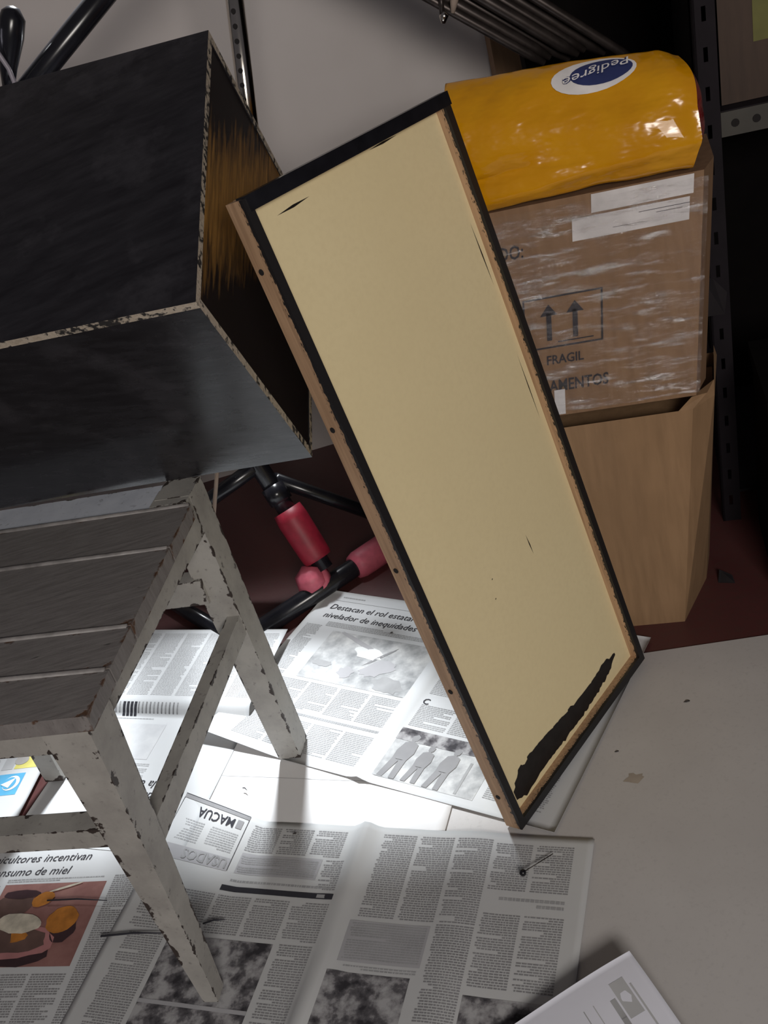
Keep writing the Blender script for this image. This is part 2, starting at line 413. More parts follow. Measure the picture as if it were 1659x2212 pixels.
N1.rect(.358, .50, .178, .36, 'photo_dark', kind='photo'); N1.rect(.358, .50, .262, .267, 'ink_tint', 2); N1.words(.507, .56, .178, .36)
# MACUA box
N1.aid += 1; N1.keep = True; N1.rect(.463, .582, .002, .0028, 'ink_dark', 2); N1.rect(.463, .582, .003, .008, 'ink_text', 2); N1.rect(.463, .4638, .002, .085, 'ink_dark', 2); N1.rect(.5812, .582, .002, .085, 'ink_dark', 2); N1.keep = False
vs, fs, wd = text_geo('MACUA', 0, .012)
g = N1.groups.setdefault(('lettering', 'ink_dark', 900), ([], [])); n = len(g[0]); sz = .0185
g[0].extend(N1.P(.484 + x * sz, .0135 + y * sz, .0008) for x, y in vs); g[1].extend(tuple(n + i for i in f) for f in fs)
N1.rect(.470, .480, .0125, .025, 'ink_text', 2)
N1.columns(.470, .574, .032, .062, 2, gap=.012, mat='ink_soft', pitch=.0033)
N1.rect(.464, .581, .068, .086, 'ink_tint', 1)
vs, fs, wd = text_geo('USADOS', 0, .02)
g = N1.groups.setdefault(('lettering', 'ink_soft', 901), ([], [])); n = len(g[0]); sz = .019
g[0].extend(N1.P(.468 + x * sz, .070 + y * sz, .001) for x, y in vs); g[1].extend(tuple(n + i for i in f) for f in fs)
N1.done()

# newspaper under the cream panel ('Destacan el rol estatal')
def n3h(a, b):
    h = .006 * math.exp(-((a - .29) / .010) ** 2)
    h += .020 * max(0, (b - .27) / .10) ** 1.6 * max(0, 1 - a / .16)          # lifted corner by the stool leg
    return h
N3 = Sheet('newspaper', 'newspaper spread with the headline Destacan el rol estatal, partly under the cream panel', 'newspaper', (-.131, 1.51, 0), (.779, -.628, 0), (-.628, -.779, 0), 0, .58, 0, .372, .0062, 'newsprint_white', .0006, 5, n3h, None, 60, 40, 'newspapers on the floor')
N3.words(.04, .085, .012, .018, mat='ink_soft', hgt=.0026); N3.rect(.03, .275, .024, .0247, 'ink_soft')
N3.text('Destacan el rol estatal como', .031, .0475, .0185, shear=.22); N3.text('nivelador de inequidades', .031, .0700, .0185, shear=.22)
N3.words(.05, .27, .078, .092, mat='ink_soft'); N3.words(.012, .045, .09, .26, mat='ink_soft')
N3.rect(.072, .275, .099, .212, 'photo_light', kind='photo')
for (a, b, ra, rb, r, m) in [(.20, .165, .030, .016, -.5, 'ink_tint'), (.165, .135, .028, .014, .2, 'ad_white'), (.235, .195, .028, .016, .1, 'ink_soft'), (.10, .175, .018, .007, 0, 'ink_soft'), (.135, .115, .05, .004, .35, 'ink_tint'), (.19, .14, .03, .0025, -.9, 'ink_text'), (.15, .185, .014, .012, 0, 'ink_tint')]:
    N3.disc(a, b, ra, rb, m, 2, r, jit=.35, kind='photo')
N3.columns(.05, .275, .218, .276, 4, mat='ink_soft'); N3.words(.10, .275, .281, .290, pitch=.008, hgt=.0045, mat='ink_soft'); N3.columns(.05, .275, .296, .355, 4, mat='ink_soft')
N3.text('C', .307, .215, .016, bold=.01)
N3.columns(.308, .555, .11, .195, 4, mat='ink_soft'); N3.columns(.308, .555, .215, .260, 4, mat='ink_soft'); N3.columns(.47, .555, .27, .35, 2, mat='ink_soft')
N3.rect(.304, .46, .266, .358, 'photo_light', kind='photo'); N3.rect(.304, .46, .266, .288, 'photo_dark', 2, kind='photo')
def figure(S, a, b, h, lean=0.0):
    def q(pts): S.poly([(a + x * h + lean * y * h, b - y * h) for x, y in pts], 'ink_text', 3, 'photo')
    q([(-.14, .42), (-.17, .60), (-.13, .80), (0, .86), (.13, .80), (.17, .6), (.13, .42)])
    q([(-.14, .43), (-.17, 0), (-.06, 0), (0, .40)]); q([(.0, .40), (.06, 0), (.17, 0), (.13, .43)])
    q([(-.06, .88), (-.07, .97), (0, 1.02), (.07, .97), (.06, .88), (0, .84)])
figure(N3, .325, .357, .082, .12); figure(N3, .36, .356, .068, .1); figure(N3, .395, .357, .074, .14)
N3.rect(.43, .434, .30, .355, 'ink_soft', 2, kind='photo'); N3.done()

# left page with the food photo
N2 = Sheet('newspaper', 'newspaper page with a colour photo of a breakfast plate, at the lower left', 'newspaper', (-.64, 1.037, 0), (.955, -.295, 0), (-.295, -.955, 0), -.14, .215, -.078, .31, .0054, 'newsprint_white', .001, 9, None, None, 40, 40, 'newspapers on the floor')
N2.text('Apicultores incentivan', 0, -.0365, .0185, shear=.22, right=.115); N2.text('consumo de miel', 0, -.0145, .0185, shear=.22, right=.092)
N2.words(.0, .15, -.070, -.066, mat='ink_soft'); N2.words(.0, .15, -.0095, -.0015, mat='ink_soft')
N2.rect(.0, .155, 0, .124, 'photo_food', kind='photo')
for (a, b, ra, rb, r, m, l) in [(.055, .098, .062, .026, .08, 'food_dark', 2), (.05, .088, .066, .026, .05, 'food_pink', 3), (.05, .086, .055, .019, .05, 'food_mid', 4), (.028, .035, .030, .020, -.1, 'food_mid', 3), (.035, .017, .028, .007, 0, 'food_dark', 4),
                                (.052, .062, .034, .015, .12, 'food_white', 5), (.045, .080, .03, .010, .1, 'food_orange', 4), (.115, .058, .022, .021, 0, 'food_orange', 4), (.122, .072, .018, .02, 0, 'food_dark', 3), (.072, .026, .016, .011, -.4, 'food_orange', 5), (.098, .008, .024, .0018, -.3, 'food_white', 5)]:
    N2.disc(a, b, ra, rb, m, l, r, jit=.12, kind='photo')
N2.columns(-.12, -.006, -.0, .30, 3); N2.columns(.0, .155, .133, .30, 3); N2.words(.164, .203, -.01, .30); N2.done()

# folded newspaper behind the stool
def n4h(a, b):
    return .016 if b < .172 else (.016 - .016 * min(1, (b - .172) / .022) ** 2)
N4 = Sheet('newspaper', 'folded newspaper with faint columns behind the stool, its fold edge showing bold letters', 'newspaper', (-.471, 1.533, 0), (.90, -.436, 0), (-.40, -.917, 0), 0, .29, 0, .45, .0066, 'newsprint_white', .0006, 12, n4h, None, 30, 120, 'newspapers on the floor')
N4.columns(.008, .28, .010, .165, 6, gap=.006, mat='ink_faint')
for k in range(22):
    x = .006 + k * .0073
    if .052 < x < .085: N4.rect(x, x + .005, .178, .196, 'ink_dark', cell=.004)
    else: N4.rect(x, x + .0026, .178, .194, 'ink_text' if k % 3 else 'ink_soft', cell=.004)
N4.words(.02, .12, .199, .204, mat='ink_soft'); N4.rect(.0, .15, .212, .285, 'photo_grey', kind='photo'); N4.words(.0, .16, .292, .335, mat='ink_faint')
for st, b in (('n la c', .325), ('da', .347)):
    vs, fs, wd = text_geo(st, .22); g = N4.groups.setdefault(('lettering', 'ink_dark', int(b * 1e4)), ([], [])); n = len(g[0]); sz = .02
    g[0].extend(N4.P((.205 if b < .33 else .195) - x * sz, b + y * sz, .0007) for x, y in vs); g[1].extend(tuple(n + i for i in f) for f in fs)
N4.done()

# leaflet with coloured advertisements at the left edge
N5 = Sheet('leaflet', 'leaflet with yellow and blue advertisements at the left edge behind the stool', 'leaflet', (-.590, 1.375, 0), (.967, -.25, 0), (-.25, -.967, 0), -.26, 0, 0, .24, .0078, 'newsprint_white', .0008, 15)
N5.rect(-.052, -.012, .02, .118, 'ad_yellow'); N5.disc(-.040, .066, .011, .018, 'ad_red', 2, .3); N5.disc(-.041, .062, .004, .005, 'ad_white', 3); N5.rect(-.075, -.055, .02, .118, 'ink_faint'); N5.disc(-.045, .10, .012, .010, 'ad_grey', 2)
N5.words(-.028, -.015, .07, .10, mat='ad_grey', lay=3)
N5.rect(-.10, -.026, .128, .172, 'ad_blue'); N5.disc(-.043, .148, .014, .015, 'ad_white', 2); N5.disc(-.046, .148, .011, .012, 'ad_blue', 3); N5.poly([(-.060, .150), (-.038, .138), (-.044, .158)], 'ad_white', 4)
N5.columns(-.25, -.085, .01, .12, 3, mat='ink_soft'); N5.done()

# printed page raised at the lower right
def n7h(a, b):
    return .026 * math.exp(-(a / .16) ** 2 - (b / .16) ** 2) + .004
N7 = Sheet('printed_page', 'bluish white printed page curling up at the bottom right corner', 'paper', (.113, .658, 0), (.230, -.973, 0), (-.973, -.230, 0), 0, .297, 0, .21, .006, 'page_white', 0, 2, n7h)
for (b0, b1, a0, a1, m) in [(.018, .020, .03, .28, 'ink_faint'), (.040, .046, .035, .08, 'ink_soft'), (.040, .046, .055, .28, 'ink_text'), (.022, .038, .02, .06, 'ink_faint'), (.062, .063, .03, .28, 'ink_faint'), (.073, .074, .03, .28, 'ink_soft'), (.083, .084, .045, .28, 'ink_faint')]:
    N7.rect(a0, a1, b0, b1, m)
N7.columns(.05, .28, .088, .20, 2, mat='ink_faint'); N7.done()

# ------------------------------------------------------------------ stool
SO = V((-.209, 1.157, 0)); SX = V((.957, -.289, 0)); SY = V((.289, .957, 0)); sm = frame_map(SO, SX, SY, UZ)
stool = thing('stool', 'worn white-painted wooden stool with plank seat, under the black box', 'stool', tuple(SO + SX * -.2 + SY * -.2))
def sbar(name, c, mat='stool_paint'):
    v_, f_, a_ = bar([sm(p) for p in c]); return mesh_obj(name, v_, f_, mat, stool, attr=a_)
def sbox(name, x0, x1, y0, y1, z0, z1, mat='stool_paint'): return sbar(name, boxv(x0, x1, y0, y1, z0, z1), mat)
ZF = .0095
def leg(fx0, fx1, fy0, fy1, tx0, tx1, ty0, ty1, zt):
    sbar('leg', [(fx0, fy0, ZF), (fx1, fy0, ZF), (fx1, fy1, ZF), (fx0, fy1, ZF), (tx0, ty0, zt), (tx1, ty0, zt), (tx1, ty1, zt), (tx0, ty1, zt)])
leg(-.024, .009, -.046, -.004, -.050, -.003, -.036, .011, .451)
leg(-.026, -.008, -.417, -.396, -.040, .012, -.415, -.365, .443)
leg(-.402, -.371, -.055, -.020, -.405, -.360, -.050, 0, .443)
leg(-.400, -.375, -.417, -.390, -.405, -.355, -.415, -.365, .443)
for (l0, l1, r0, r1) in [(-.1445, -.058, -.1475, -.060), (-.2855, -.1475, -.2875, -.1505), (-.3485, -.2885, -.3535, -.2905), (-.4265, -.3515, -.419, -.3565)]:
    x1a, x1b = .004 + (-r0) * .038, .004 + (-r1) * .038
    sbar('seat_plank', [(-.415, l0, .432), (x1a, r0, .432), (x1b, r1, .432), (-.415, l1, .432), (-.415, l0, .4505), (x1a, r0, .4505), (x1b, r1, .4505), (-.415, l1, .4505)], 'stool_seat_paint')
for (yl, yr) in [(-.146, -.149), (-.287, -.289), (-.350, -.355), (-.0555, -.058)]:
    v_, f_ = tube_geo([sm((-.41, yl, .4498)), sm((-.2, (yl + yr) / 2, .4500)), sm((.002 - yr * .03, yr, .4492))], .0036, 8)
    mesh_obj('seat_bead', v_, f_, 'bead_paint', stool, smooth=True)
sbox('back_rail', -.415, -.052, -.053, .004, .425, .4495, 'stool_rail_lit')
sbox('back_rail_end', -.052, -.003, -.050, -.012, .425, .4505)
sbox('side_apron', -.022, -.001, -.375, -.04, .397, .432); sbox('side_apron', -.395, -.375, -.375, -.04, .397, .432)
sbox('front_apron', -.36, -.038, -.408, -.388, .397, .432); sbox('rear_apron', -.365, -.045, -.028, -.008, .390, .425)
sbox('side_stretcher', -.0165, .001, -.385, -.03, .236, .266); sbox('side_stretcher', -.395, -.378, -.385, -.03, .236, .266)
sbox('front_stretcher', -.375, -.03, -.408, -.382, .264, .290); sbox('rear_stretcher', -.375, -.030, -.045, -.020, .293, .330)

# ------------------------------------------------------------------ black box tilted on the stool
BC = V((-.113, .950, .727)); E1 = V((.964, -.266, -.005)).normalized(); E2 = V((.224, .800, .557)).normalized(); E3 = V((.144, .538, -.831)).normalized()
BH, BD, BL, T = .357, .333, .60, .010
box = thing('wooden_box', 'black-painted plywood box tilted on the stool, bare wood at its edges', 'box', tuple(BC + E3 * BD + E1 * -.3))
bm_ = lambda x0, x1, y0, y1, z0, z1: [tuple(BC + E1 * p[0] + E3 * p[1] + E2 * p[2]) for p in boxv(x0, x1, y0, y1, z0, z1)]
def panel(name, c, faceset, mat='black_paint'):
    o = mesh_obj(name, c, HEX, None, box, mats=[mat, 'raw_edge'], fmats=[0 if i in faceset else 1 for i in range(6)]); return o
# HEX faces: 0 bottom(z0) 1 top(z1) 2 y0 3 x1 4 y1 5 x0
panel('top_panel', bm_(-BL, 0, 0, T, 0, BH), (2, 4)).data.materials[0] = MAT['black_paint']
panel('front_panel', bm_(-BL, 0, T, BD, 0, T), (0, 1))
panel('back_panel', bm_(-BL, 0, T, BD, BH - T, BH), (0, 1))
panel('bottom_panel', bm_(-BL, 0, BD - T, BD, T, BH - T), (2, 4))
def endpanel(x0, x1):
    root = V(box['_base']); o = mesh_obj('end_panel', boxv(x0, x1, T, BD - T, T, BH - T), HEX, 'half_painted_wood')
    o.parent = box
    o.matrix_local = Matrix(((E1.x, E3.x, E2.x, BC.x - root.x), (E1.y, E3.y, E2.y, BC.y - root.y), (E1.z, E3.z, E2.z, BC.z - root.z), (0, 0, 0, 1)))
endpanel(-.011, -.0012); endpanel(-BL + .001, -BL + .011)

# ------------------------------------------------------------------ cream framed panel
yw, ln = .7592, .1727
TX = V((math.cos(yw), math.sin(yw), 0)); tn = V((-math.sin(yw), math.cos(yw), 0)); TY = UZ * math.cos(ln) + tn * math.sin(ln); TN = tn * math.cos(ln) - UZ * math.sin(ln)
TO = V((.051, .871, .0)) + UZ * .0100; TW, TH, TD, RIM = .337, .802, .0245, .0105
tray = thing('framed_panel', 'tall cream panel in a shallow wood frame with black-painted rim, leaning in the middle', 'panel', tuple(TO))
tmat = Matrix(((TX.x, TY.x, TN.x, 0), (TX.y, TY.y, TN.y, 0), (TX.z, TY.z, TN.z, 0), (0, 0, 0, 1)))
def tpart(name, verts, faces, mat, parent=None, **kw):
    o = mesh_obj(name, verts, faces, mat, **kw); o.parent = tray; o.matrix_local = tmat; return o
def trail(name, x0, x1, y0, y1):
    v_, f_, a_ = bar(boxv(x0, x1, y0, y1, 0, TD)); return tpart(name, v_, f_, 'frame_wood')
trail('side_rail', 0, RIM, 0, TH - .0005); trail('side_rail', TW - RIM, TW, 0, TH)
trail('top_rail', RIM, TW - RIM, TH - RIM - .001, TH); trail('bottom_rail', RIM, TW - RIM, 0, RIM)
tpart('top_edge_paint', boxv(.004, TW + .001, TH - .0005, TH + .0014, -.0012, .012), HEX, 'glossy_black')
tpart('rim_paint', boxv(RIM * .5, TW + .001, TH - .0135, TH + .001, -.0014, .0002), HEX, 'glossy_black')
tpart('cream_board', boxv(RIM, TW - RIM, RIM, TH - RIM, .0145, .019), HEX, 'cream_laminate')
# brush smear along the bottom edge of the board
lo = []; hi = []; N_ = 60
for k in range(N_ + 1):
    q = k / N_; x = .024 + .272 * q
    jag = .0035 * noise.noise(V((x * 150, 0, 1))) + .003 * noise.noise(V((x * 40, 2, 1)))
    wd = .040 * (1 - .55 * q) * min(1, .35 + q * 9) * min(1, .25 + (1 - q) * 8)
    mid = .030 + .006 * q + .004 * math.sin(q * 7)
    lo.append((x, max(.0130, mid - wd / 2 + jag))); hi.append((x + .002 * math.sin(k * 2.3), mid + wd / 2 + .004 * noise.noise(V((x * 90, 5, 1)))))
tpart('paint_smear', [(x, y, .0143) for x, y in lo + hi], [(i, i + 1, N_ + 2 + i, N_ + 1 + i) for i in range(N_)], 'smear_black')
def streak(x, y, L, ang, wd):
    dx, dy = math.cos(ang) * L, math.sin(ang) * L; nx, ny = -math.sin(ang) * wd, math.cos(ang) * wd
    tpart('paint_mark', [(x, y, .0143), (x + dx * .5 + nx, y + dy * .5 + ny, .0143), (x + dx, y + dy, .0143), (x + dx * .5 - nx, y + dy * .5 - ny, .0143)], [(0, 1, 2, 3)], 'smear_black')
streak(.214, .262, .030, 1.62, .0009); streak(.045, .772, .05, .03, .0014); streak(.20, .785, .05, .01, .0012); streak(.319, .58, .08, 1.6, .0010); streak(.316, .40, .09, 1.57, .0008)
for k, (x, y) in enumerate([(.128, .282), (.121, .258)]): streak(x, y, .003, .5, .0008)
for yv in (.733, .560, .385, .215, .050):
    v_, f_ = tube_geo([(-.0006, yv, .0165), (.002, yv, .0165)], .0033, 10); tpart('screw_hole', v_, f_, 'hole_black')

# ------------------------------------------------------------------ cartons
SH = .125
def cq(s0, z, off=0.0): return tuple(CA + CD * (s0 + SH * z) + CN * off + UZ * z)
def carton(name, label, prof, z0, z1, mat, closed=True):
    """prof: list of (s_bottom, off_bottom, s_top, off_top) counter-clockwise footprint"""
    b = [cq(p[0], z0, p[1]) for p in prof]; t_ = [cq(p[2], z1, p[3]) for p in prof]; n = len(prof)
    root = thing(name, label, 'carton', b[0], 'stacked cardboard cartons')
    fs = [tuple(range(n))[::-1]] + ([tuple(range(n, 2 * n))] if closed else []) + [(i, (i + 1) % n, n + (i + 1) % n, n + i) for i in range(n)]
    mesh_obj('carton_body', b + t_, fs, mat, root); return root
lower = carton('cardboard_carton', 'plain brown cardboard carton at the bottom of the stack behind the cream panel', [(-.25, 0, -.25, 0), (0, 0, 0, 0), (.040, .10, .030, .03), (.050, .16, .045, .16), (-.25, .16, -.25, .16)], .0, .349, 'cardboard', False)
mesh_obj('corner_flap', [cq(-.018, .349, .0), cq(0, .349, .0), cq(.030, .349, .03), cq(-.002, .3645, .004), cq(.018, .3645, .010), cq(.030, .3645, .045), cq(.045, .349, .15), cq(.040, .3645, .15)], [(0, 1, 4, 3), (1, 2, 5, 4), (2, 6, 7, 5), (3, 4, 5)], 'cardboard', lower)
mesh_obj('inner_flap', [cq(-.25, .330, .002), cq(.0, .330, .002), cq(.03, .330, .03), cq(.04, .330, .155), cq(-.25, .330, .155)], [(0, 1, 2, 3, 4)], 'cardboard', lower)
upper = carton('cardboard_carton', 'brown cardboard carton printed FRAGIL with two arrows, wrapped in clear film', [(-.26, .005, -.26, .005), (.004, .005, .003, .005), (.020, .05, .018, .05), (.022, .16, .020, .16), (-.26, .16, -.26, .16)], .3655, .650, 'cardboard_dark')
up_faces = []
def cprint(name, polys, mat, off=.0035):
    verts = []; faces = []
    for p in polys:
        n = len(verts); verts += [cq(s, z, off) for s, z in p]; faces.append(tuple(range(n, n + len(p))))
    return mesh_obj(name, verts, faces, mat, upper)
R_ = lambda s0, s1, z0, z1: [(s0, z0), (s1, z0), (s1, z1), (s0, z1)]
cprint('printed_frame', [R_(-.213, -.113, .531, .5335), R_(-.213, -.113, .464, .4665), R_(-.1155, -.113, .464, .5335), R_(-.213, -.2105, .464, .5335), R_(-.170, -.125, .4705, .4722)], 'print_ink')
for s in (-.1475, -.1805): cprint('printed_arrow', [R_(s - .0032, s + .0032, .4745, .512), [(s - .011, .508), (s + .011, .508), (s, .523)]], 'print_ink')
def ctext(st, z, size, right, sx=1.0):
    vs, fs, wd = text_geo(st, 0, .02); s0 = right - wd * size * sx
    mesh_obj('printed_lettering', [cq(s0 + x * size * sx, z + y * size, .0035) for x, y in vs], fs, 'print_ink', upper)
ctext('FRAGIL', .4415, .0175, -.138, .85); ctext('AMENTOS', .4025, .0230, -.107, .72); ctext('DO:', .5885, .0245, -.208, .72)
cprint('label', [R_(-.148, -.012, .5965, .6235), R_(-.125, -.008, .6265, .6485)], 'label_paper', .0036)
cprint('label_marking', [R_(-.07, -.012, .6165, .6172), R_(-.05, -.02, .6125, .6131), R_(-.10, -.06, .6045, .6050)], 'print_ink', .0030)
cprint('white_tag', [R_(-.1775, -.1635, .368, .404)], 'label_paper', .0030)
# wrinkled packing film around the front
verts = []; faces = []; NA, NZ = 70, 90
for i in range(NZ + 1):
    for j in range(NA + 1):
        s = -.245 + .253 * j / NA; z = .372 + .272 * i / NZ
        off = .0022 - .0045 * abs(noise.noise(V((s * 26, z * 80, 2)))) - .0026 * abs(noise.noise(V((s * 70, z * 200, 5))))
        verts.append(cq(s, z, off))
for i in range(NZ):
    for j in range(NA): a = i * (NA + 1) + j; faces.append((a, a + 1, a + NA + 2, a + NA + 1))
mesh_obj('packing_film', verts, faces, 'packing_film', upper, smooth=True)

# ------------------------------------------------------------------ yellow bag on the carton
bag = thing('pet_food_bag', 'shiny yellow plastic pet food bag lying on top of the carton stack', 'bag', tuple(CA + CN * .09 + UZ * .652))
NS, NR = 84, 176
def bagpt(u, k, grow=0.0):
    """u 0..1 along the bag (left to right), k 0..1 around the section"""
    s = -.225 + .308 * u
    endl = min(1, .35 + (u / .16)) if u < .16 else 1.0; endr = 1.0 if u < .95 else 1 - (u - .95) * .6
    h = (.150 - .022 * u) * min(1, endl) * (1 if u < .9 else 1 - (u - .9) * .8); dep = .172 * (.9 + .1 * endl) * endr
    t_ = 2 * math.pi * k; c, s_ = math.cos(t_), math.sin(t_)
    ex = .42 if s_ > 0 else .20
    y = math.copysign(abs(c) ** ex, c); z = math.copysign(abs(s_) ** (ex + .12), s_)
    off = .077 + y * dep / 2 + (.030 * max(0, z)); zz = .653 + (z + 1) / 2 * h
    nrm = noise.noise(V((s * 14, zz * 22, off * 14))); nrm2 = noise.noise(V((s * 45, zz * 60, off * 40 + 4)))
    f = .0040 * nrm + .0007 * nrm2 + grow
    # crease line along the front gusset
    if y < -.5: f -= .0075 * math.exp(-((zz - (.684 + .030 * u)) / .0035) ** 2); f += .006 * math.exp(-((zz - (.668 + .025 * u)) / .012) ** 2)
    off += y * f; zz = max(.6525, zz + z * f - (max(0, off - .05) * .40 * z if z > 0 else 0))
    sk = s + .0 * zz - .012 * math.exp(-((u - 1) / .05) ** 2) * abs(z) ** 3 + .006 * noise.noise(V((off * 20, zz * 25, u)))
    return CA + CD * (sk + .0) + CN * off + UZ * zz
verts = [tuple(bagpt(i / NS, k / NR)) for i in range(NS + 1) for k in range(NR)]; faces = []
for i in range(NS):
    for k in range(NR): faces.append((i * NR + k, i * NR + (k + 1) % NR, (i + 1) * NR + (k + 1) % NR, (i + 1) * NR + k))
mesh_obj('bag_body', verts, faces, 'bag_yellow', bag, smooth=True)
def endcap(name, i, mat, push):
    ring = [V(verts[i * NR + k]) for k in range(NR)]; c = sum(ring, V()) / NR
    vv = []; ff = []; RN = 6
    for r in range(RN + 1):
        q = 1 - r / (RN + .5)
        for k in range(NR): p = c + (ring[k] - c) * q + CD * push * (1 - q * q); vv.append(tuple(p))
    for r in range(RN):
        for k in range(NR): ff.append((r * NR + k, r * NR + (k + 1) % NR, (r + 1) * NR + (k + 1) % NR, (r + 1) * NR + k))
    ff.append(tuple(RN * NR + k for k in range(NR)))
    mesh_obj(name, vv, ff, mat, bag, smooth=True)
endcap('bag_end', 0, 'bag_yellow', -.01); endcap('bag_end', NS, 'bag_red', .016)
# logo wrapped over the upper front edge: local (u along, k around)
def bagsurf(u, k, g):
    return tuple(bagpt(u, k, g))
def decal(name, pts, mat, g):
    mesh_obj(name, [bagsurf(u, k, g) for u, k in pts], [tuple(range(len(pts)))], mat, bag)
def ell(u0, k0, ru, rk, sk, n=28): return [(u0 + ru * math.cos(6.2832 * i / n) + sk * rk * math.sin(6.2832 * i / n), k0 + rk * math.sin(6.2832 * i / n)) for i in range(n)]
def decal_grid(name, u0, k0, ru, rk, mat, g, sk=0.0):
    vv = [bagsurf(u0, k0, g)]; ff = []; n = 28
    for r in (0.33, .66, 1.0): vv += [bagsurf(u, k, g) for u, k in ell(u0, k0, ru * r, rk * r, sk)]
    for i in range(n): ff.append((0, 1 + i, 1 + (i + 1) % n))
    for r in range(2):
        for i in range(n): a = 1 + r * n + i; b = 1 + r * n + (i + 1) % n; ff.append((a, a + n, b + n, b))
    mesh_obj(name, vv, ff, mat, bag, smooth=True)
LU, LK = .66, .372
decal_grid('logo_halo', LU, LK + .012, .150, .062, 'bag_white', .0012, -.5)
decal_grid('logo_oval', LU + .028, LK + .008, .110, .045, 'bag_blue', .0020, -.5)
def bagtext(st, size, mat, g, bold, name):
    vs, fs, wd = text_geo(st, .12, bold); hu = .105 / wd
    mesh_obj(name, [bagsurf(LU + .13 - x * hu * 2.3 , LK - .036 + y * .045 + (x / wd) * .055, g) for x, y in vs], fs, mat, bag)
bagtext('Pedigree', 1, 'bag_blue', .0026, .035, 'logo_outline'); bagtext('Pedigree', 1, 'bag_white', .0031, 0.0, 'logo_lettering')

# ------------------------------------------------------------------ metal rack on the right
rack = thing('metal_shelf_rack', 'dark slotted-angle metal shelf rack behind the carton stack', 'shelf', tuple(CA + CN * .25 + CD * .09))
def rp(s, z, off, lean=.028): return tuple(CA + CD * (s + lean * z) + CN * off + UZ * z)
def rbox(name, s0, s1, o0, o1, z0, z1, mat, parent=rack):
    c = [rp(s0, z0, o0), rp(s1, z0, o0), rp(s1, z0, o1), rp(s0, z0, o1), rp(s0, z1, o0), rp(s1, z1, o0), rp(s1, z1, o1), rp(s0, z1, o1)]
    return mesh_obj(name, c, HEX, mat, parent)
def post(s, off):
    m = bmesh.new()
    z = 0.0; parts = []
    # slotted flange: three vertical strips with cross pieces between the slots
    for a, b in ((s, s + .011), (s + .0165, s + .028)): parts.append((a, b, off, off + .003, 0, 1.4))
    zz = .0
    while zz < 1.4: parts.append((s + .011, s + .0165, off, off + .003, zz, min(1.4, zz + .031))); zz += .049
    parts.append((s, s + .003, off, off + .03, 0, 1.4))
    verts = []; faces = []
    for (a, b, o0, o1, z0, z1) in parts:
        n = len(verts)
        verts += [rp(a, z0, o0), rp(b, z0, o0), rp(b, z0, o1), rp(a, z0, o1), rp(a, z1, o0), rp(b, z1, o0), rp(b, z1, o1), rp(a, z1, o1)]
        faces += [tuple(n + i for i in f) for f in HEX]
    m.free(); mesh_obj('post', verts, faces, 'dark_steel', rack)
post(.0815, .25); post(.0815, .62); post(.58, .25)
rbox('shelf_beam', .11, .58, .252, .255, .617, .649, 'rack_bar'); rbox('shelf_beam', .11, .58, .615, .618, .617, .649, 'rack_bar')
for s in (.128, .155, .182): 
    v_, f_ = tube_geo([rp(s, .633, .2505), rp(s, .633, .253)], .0052, 12); mesh_obj('beam_hole', v_, f_, 'hole_black', rack)
rbox('shelf_board', .085, .58, .256, .615, .645, .650, 'dark_steel'); rbox('shelf_board', .085, .58, .256, .615, .05, .055, 'dark_steel')
rbox('back_panel', .085, .60, .625, .632, 0, 1.4, 'shade_backing')
rbox('side_panel', .079, .081, .28, .63, .30, 1.4, 'shade_backing')
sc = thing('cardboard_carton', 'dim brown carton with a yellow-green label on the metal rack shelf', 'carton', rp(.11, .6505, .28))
rbox('carton_body', .115, .40, .285, .55, .6505, .86, 'cardboard_shaded', sc); rbox('label', .158, .25, .2842, .2848, .722, .80, 'green_label', sc)
dk = thing('shade_block', 'added near-black crate in shadow on the floor in front of the rack', 'block', rp(.3, 0, .14))  # added block, near-black so the area before the rack reads as shade
rbox('shade_block_body', .135, .52, .045, .235, 0, .30, 'shade_backing', dk); rbox('shade_block_top', .130, .525, .040, .240, .301, .32, 'shade_backing', dk)

# near-black board holding the shade above the bag in its colour, and cardboard behind the rods
single('cardboard_sheet', [(.44, 2.02, .0), (1.1, 2.02, .0), (1.1, 2.06, .0), (.44, 2.06, .0), (.435, 2.02, .80), (1.1, 2.02, .80), (1.1, 2.06, .80), (.435, 2.06, .80)], HEX, 'cardboard_dark', 'brown cardboard sheet standing against the pale wall behind the rods', 'cardboard')
rods = []
RD = random.Random(4)
A0, A1 = V((.286, 1.70, .850)), V((.455, 1.70, .705)); rd = (A1 - A0).normalized(); rn = V((-rd.z, 0, rd.x))
RL = ['thin steel rod lowest in the leaning bundle', 'dull steel rod second from below in the leaning bundle', 'steel rod with a bright worn tip in the bundle', 'dark rod in the middle of the leaning bundle', 'brownish rod above the middle of the bundle', 'steel rod near the top of the leaning bundle', 'topmost dark rod of the leaning bundle']
for k in range(7):
    o_ = rn * (.004 + .0150 * k); yo = V((0, .012 * (k % 3), 0)); sa = A0 - rd * .45 + o_ + yo; en = A1 + rd * (RD.uniform(-.03, .03) + .016 * k) + o_ * .75 + yo
    v_, f_ = tube_geo([sa, en - rd * .03, en], [.0075 + .002 * (k % 2)] * 2 + [.005], 10)
    o = single('metal_rod', v_, f_, 'steel_rod', RL[k], 'rod', base=tuple(en), group='bundle of rods leaning behind the yellow bag', smooth=True)
single('shade_board', [(.47, 1.86, 0), (1.10, 1.84, 0), (1.10, 1.87, 0), (.47, 1.89, 0), (.44, 1.86, 1.3), (1.10, 1.84, 1.3), (1.10, 1.87, 1.3), (.44, 1.89, 1.3)], HEX, 'shade_backing', 'near-black board standing for the shade behind the yellow bag and rods', 'board')
hk = thing('clip', 'small shiny metal clip hanging from the rods at the top', 'clip', (.301, 1.685, .820))
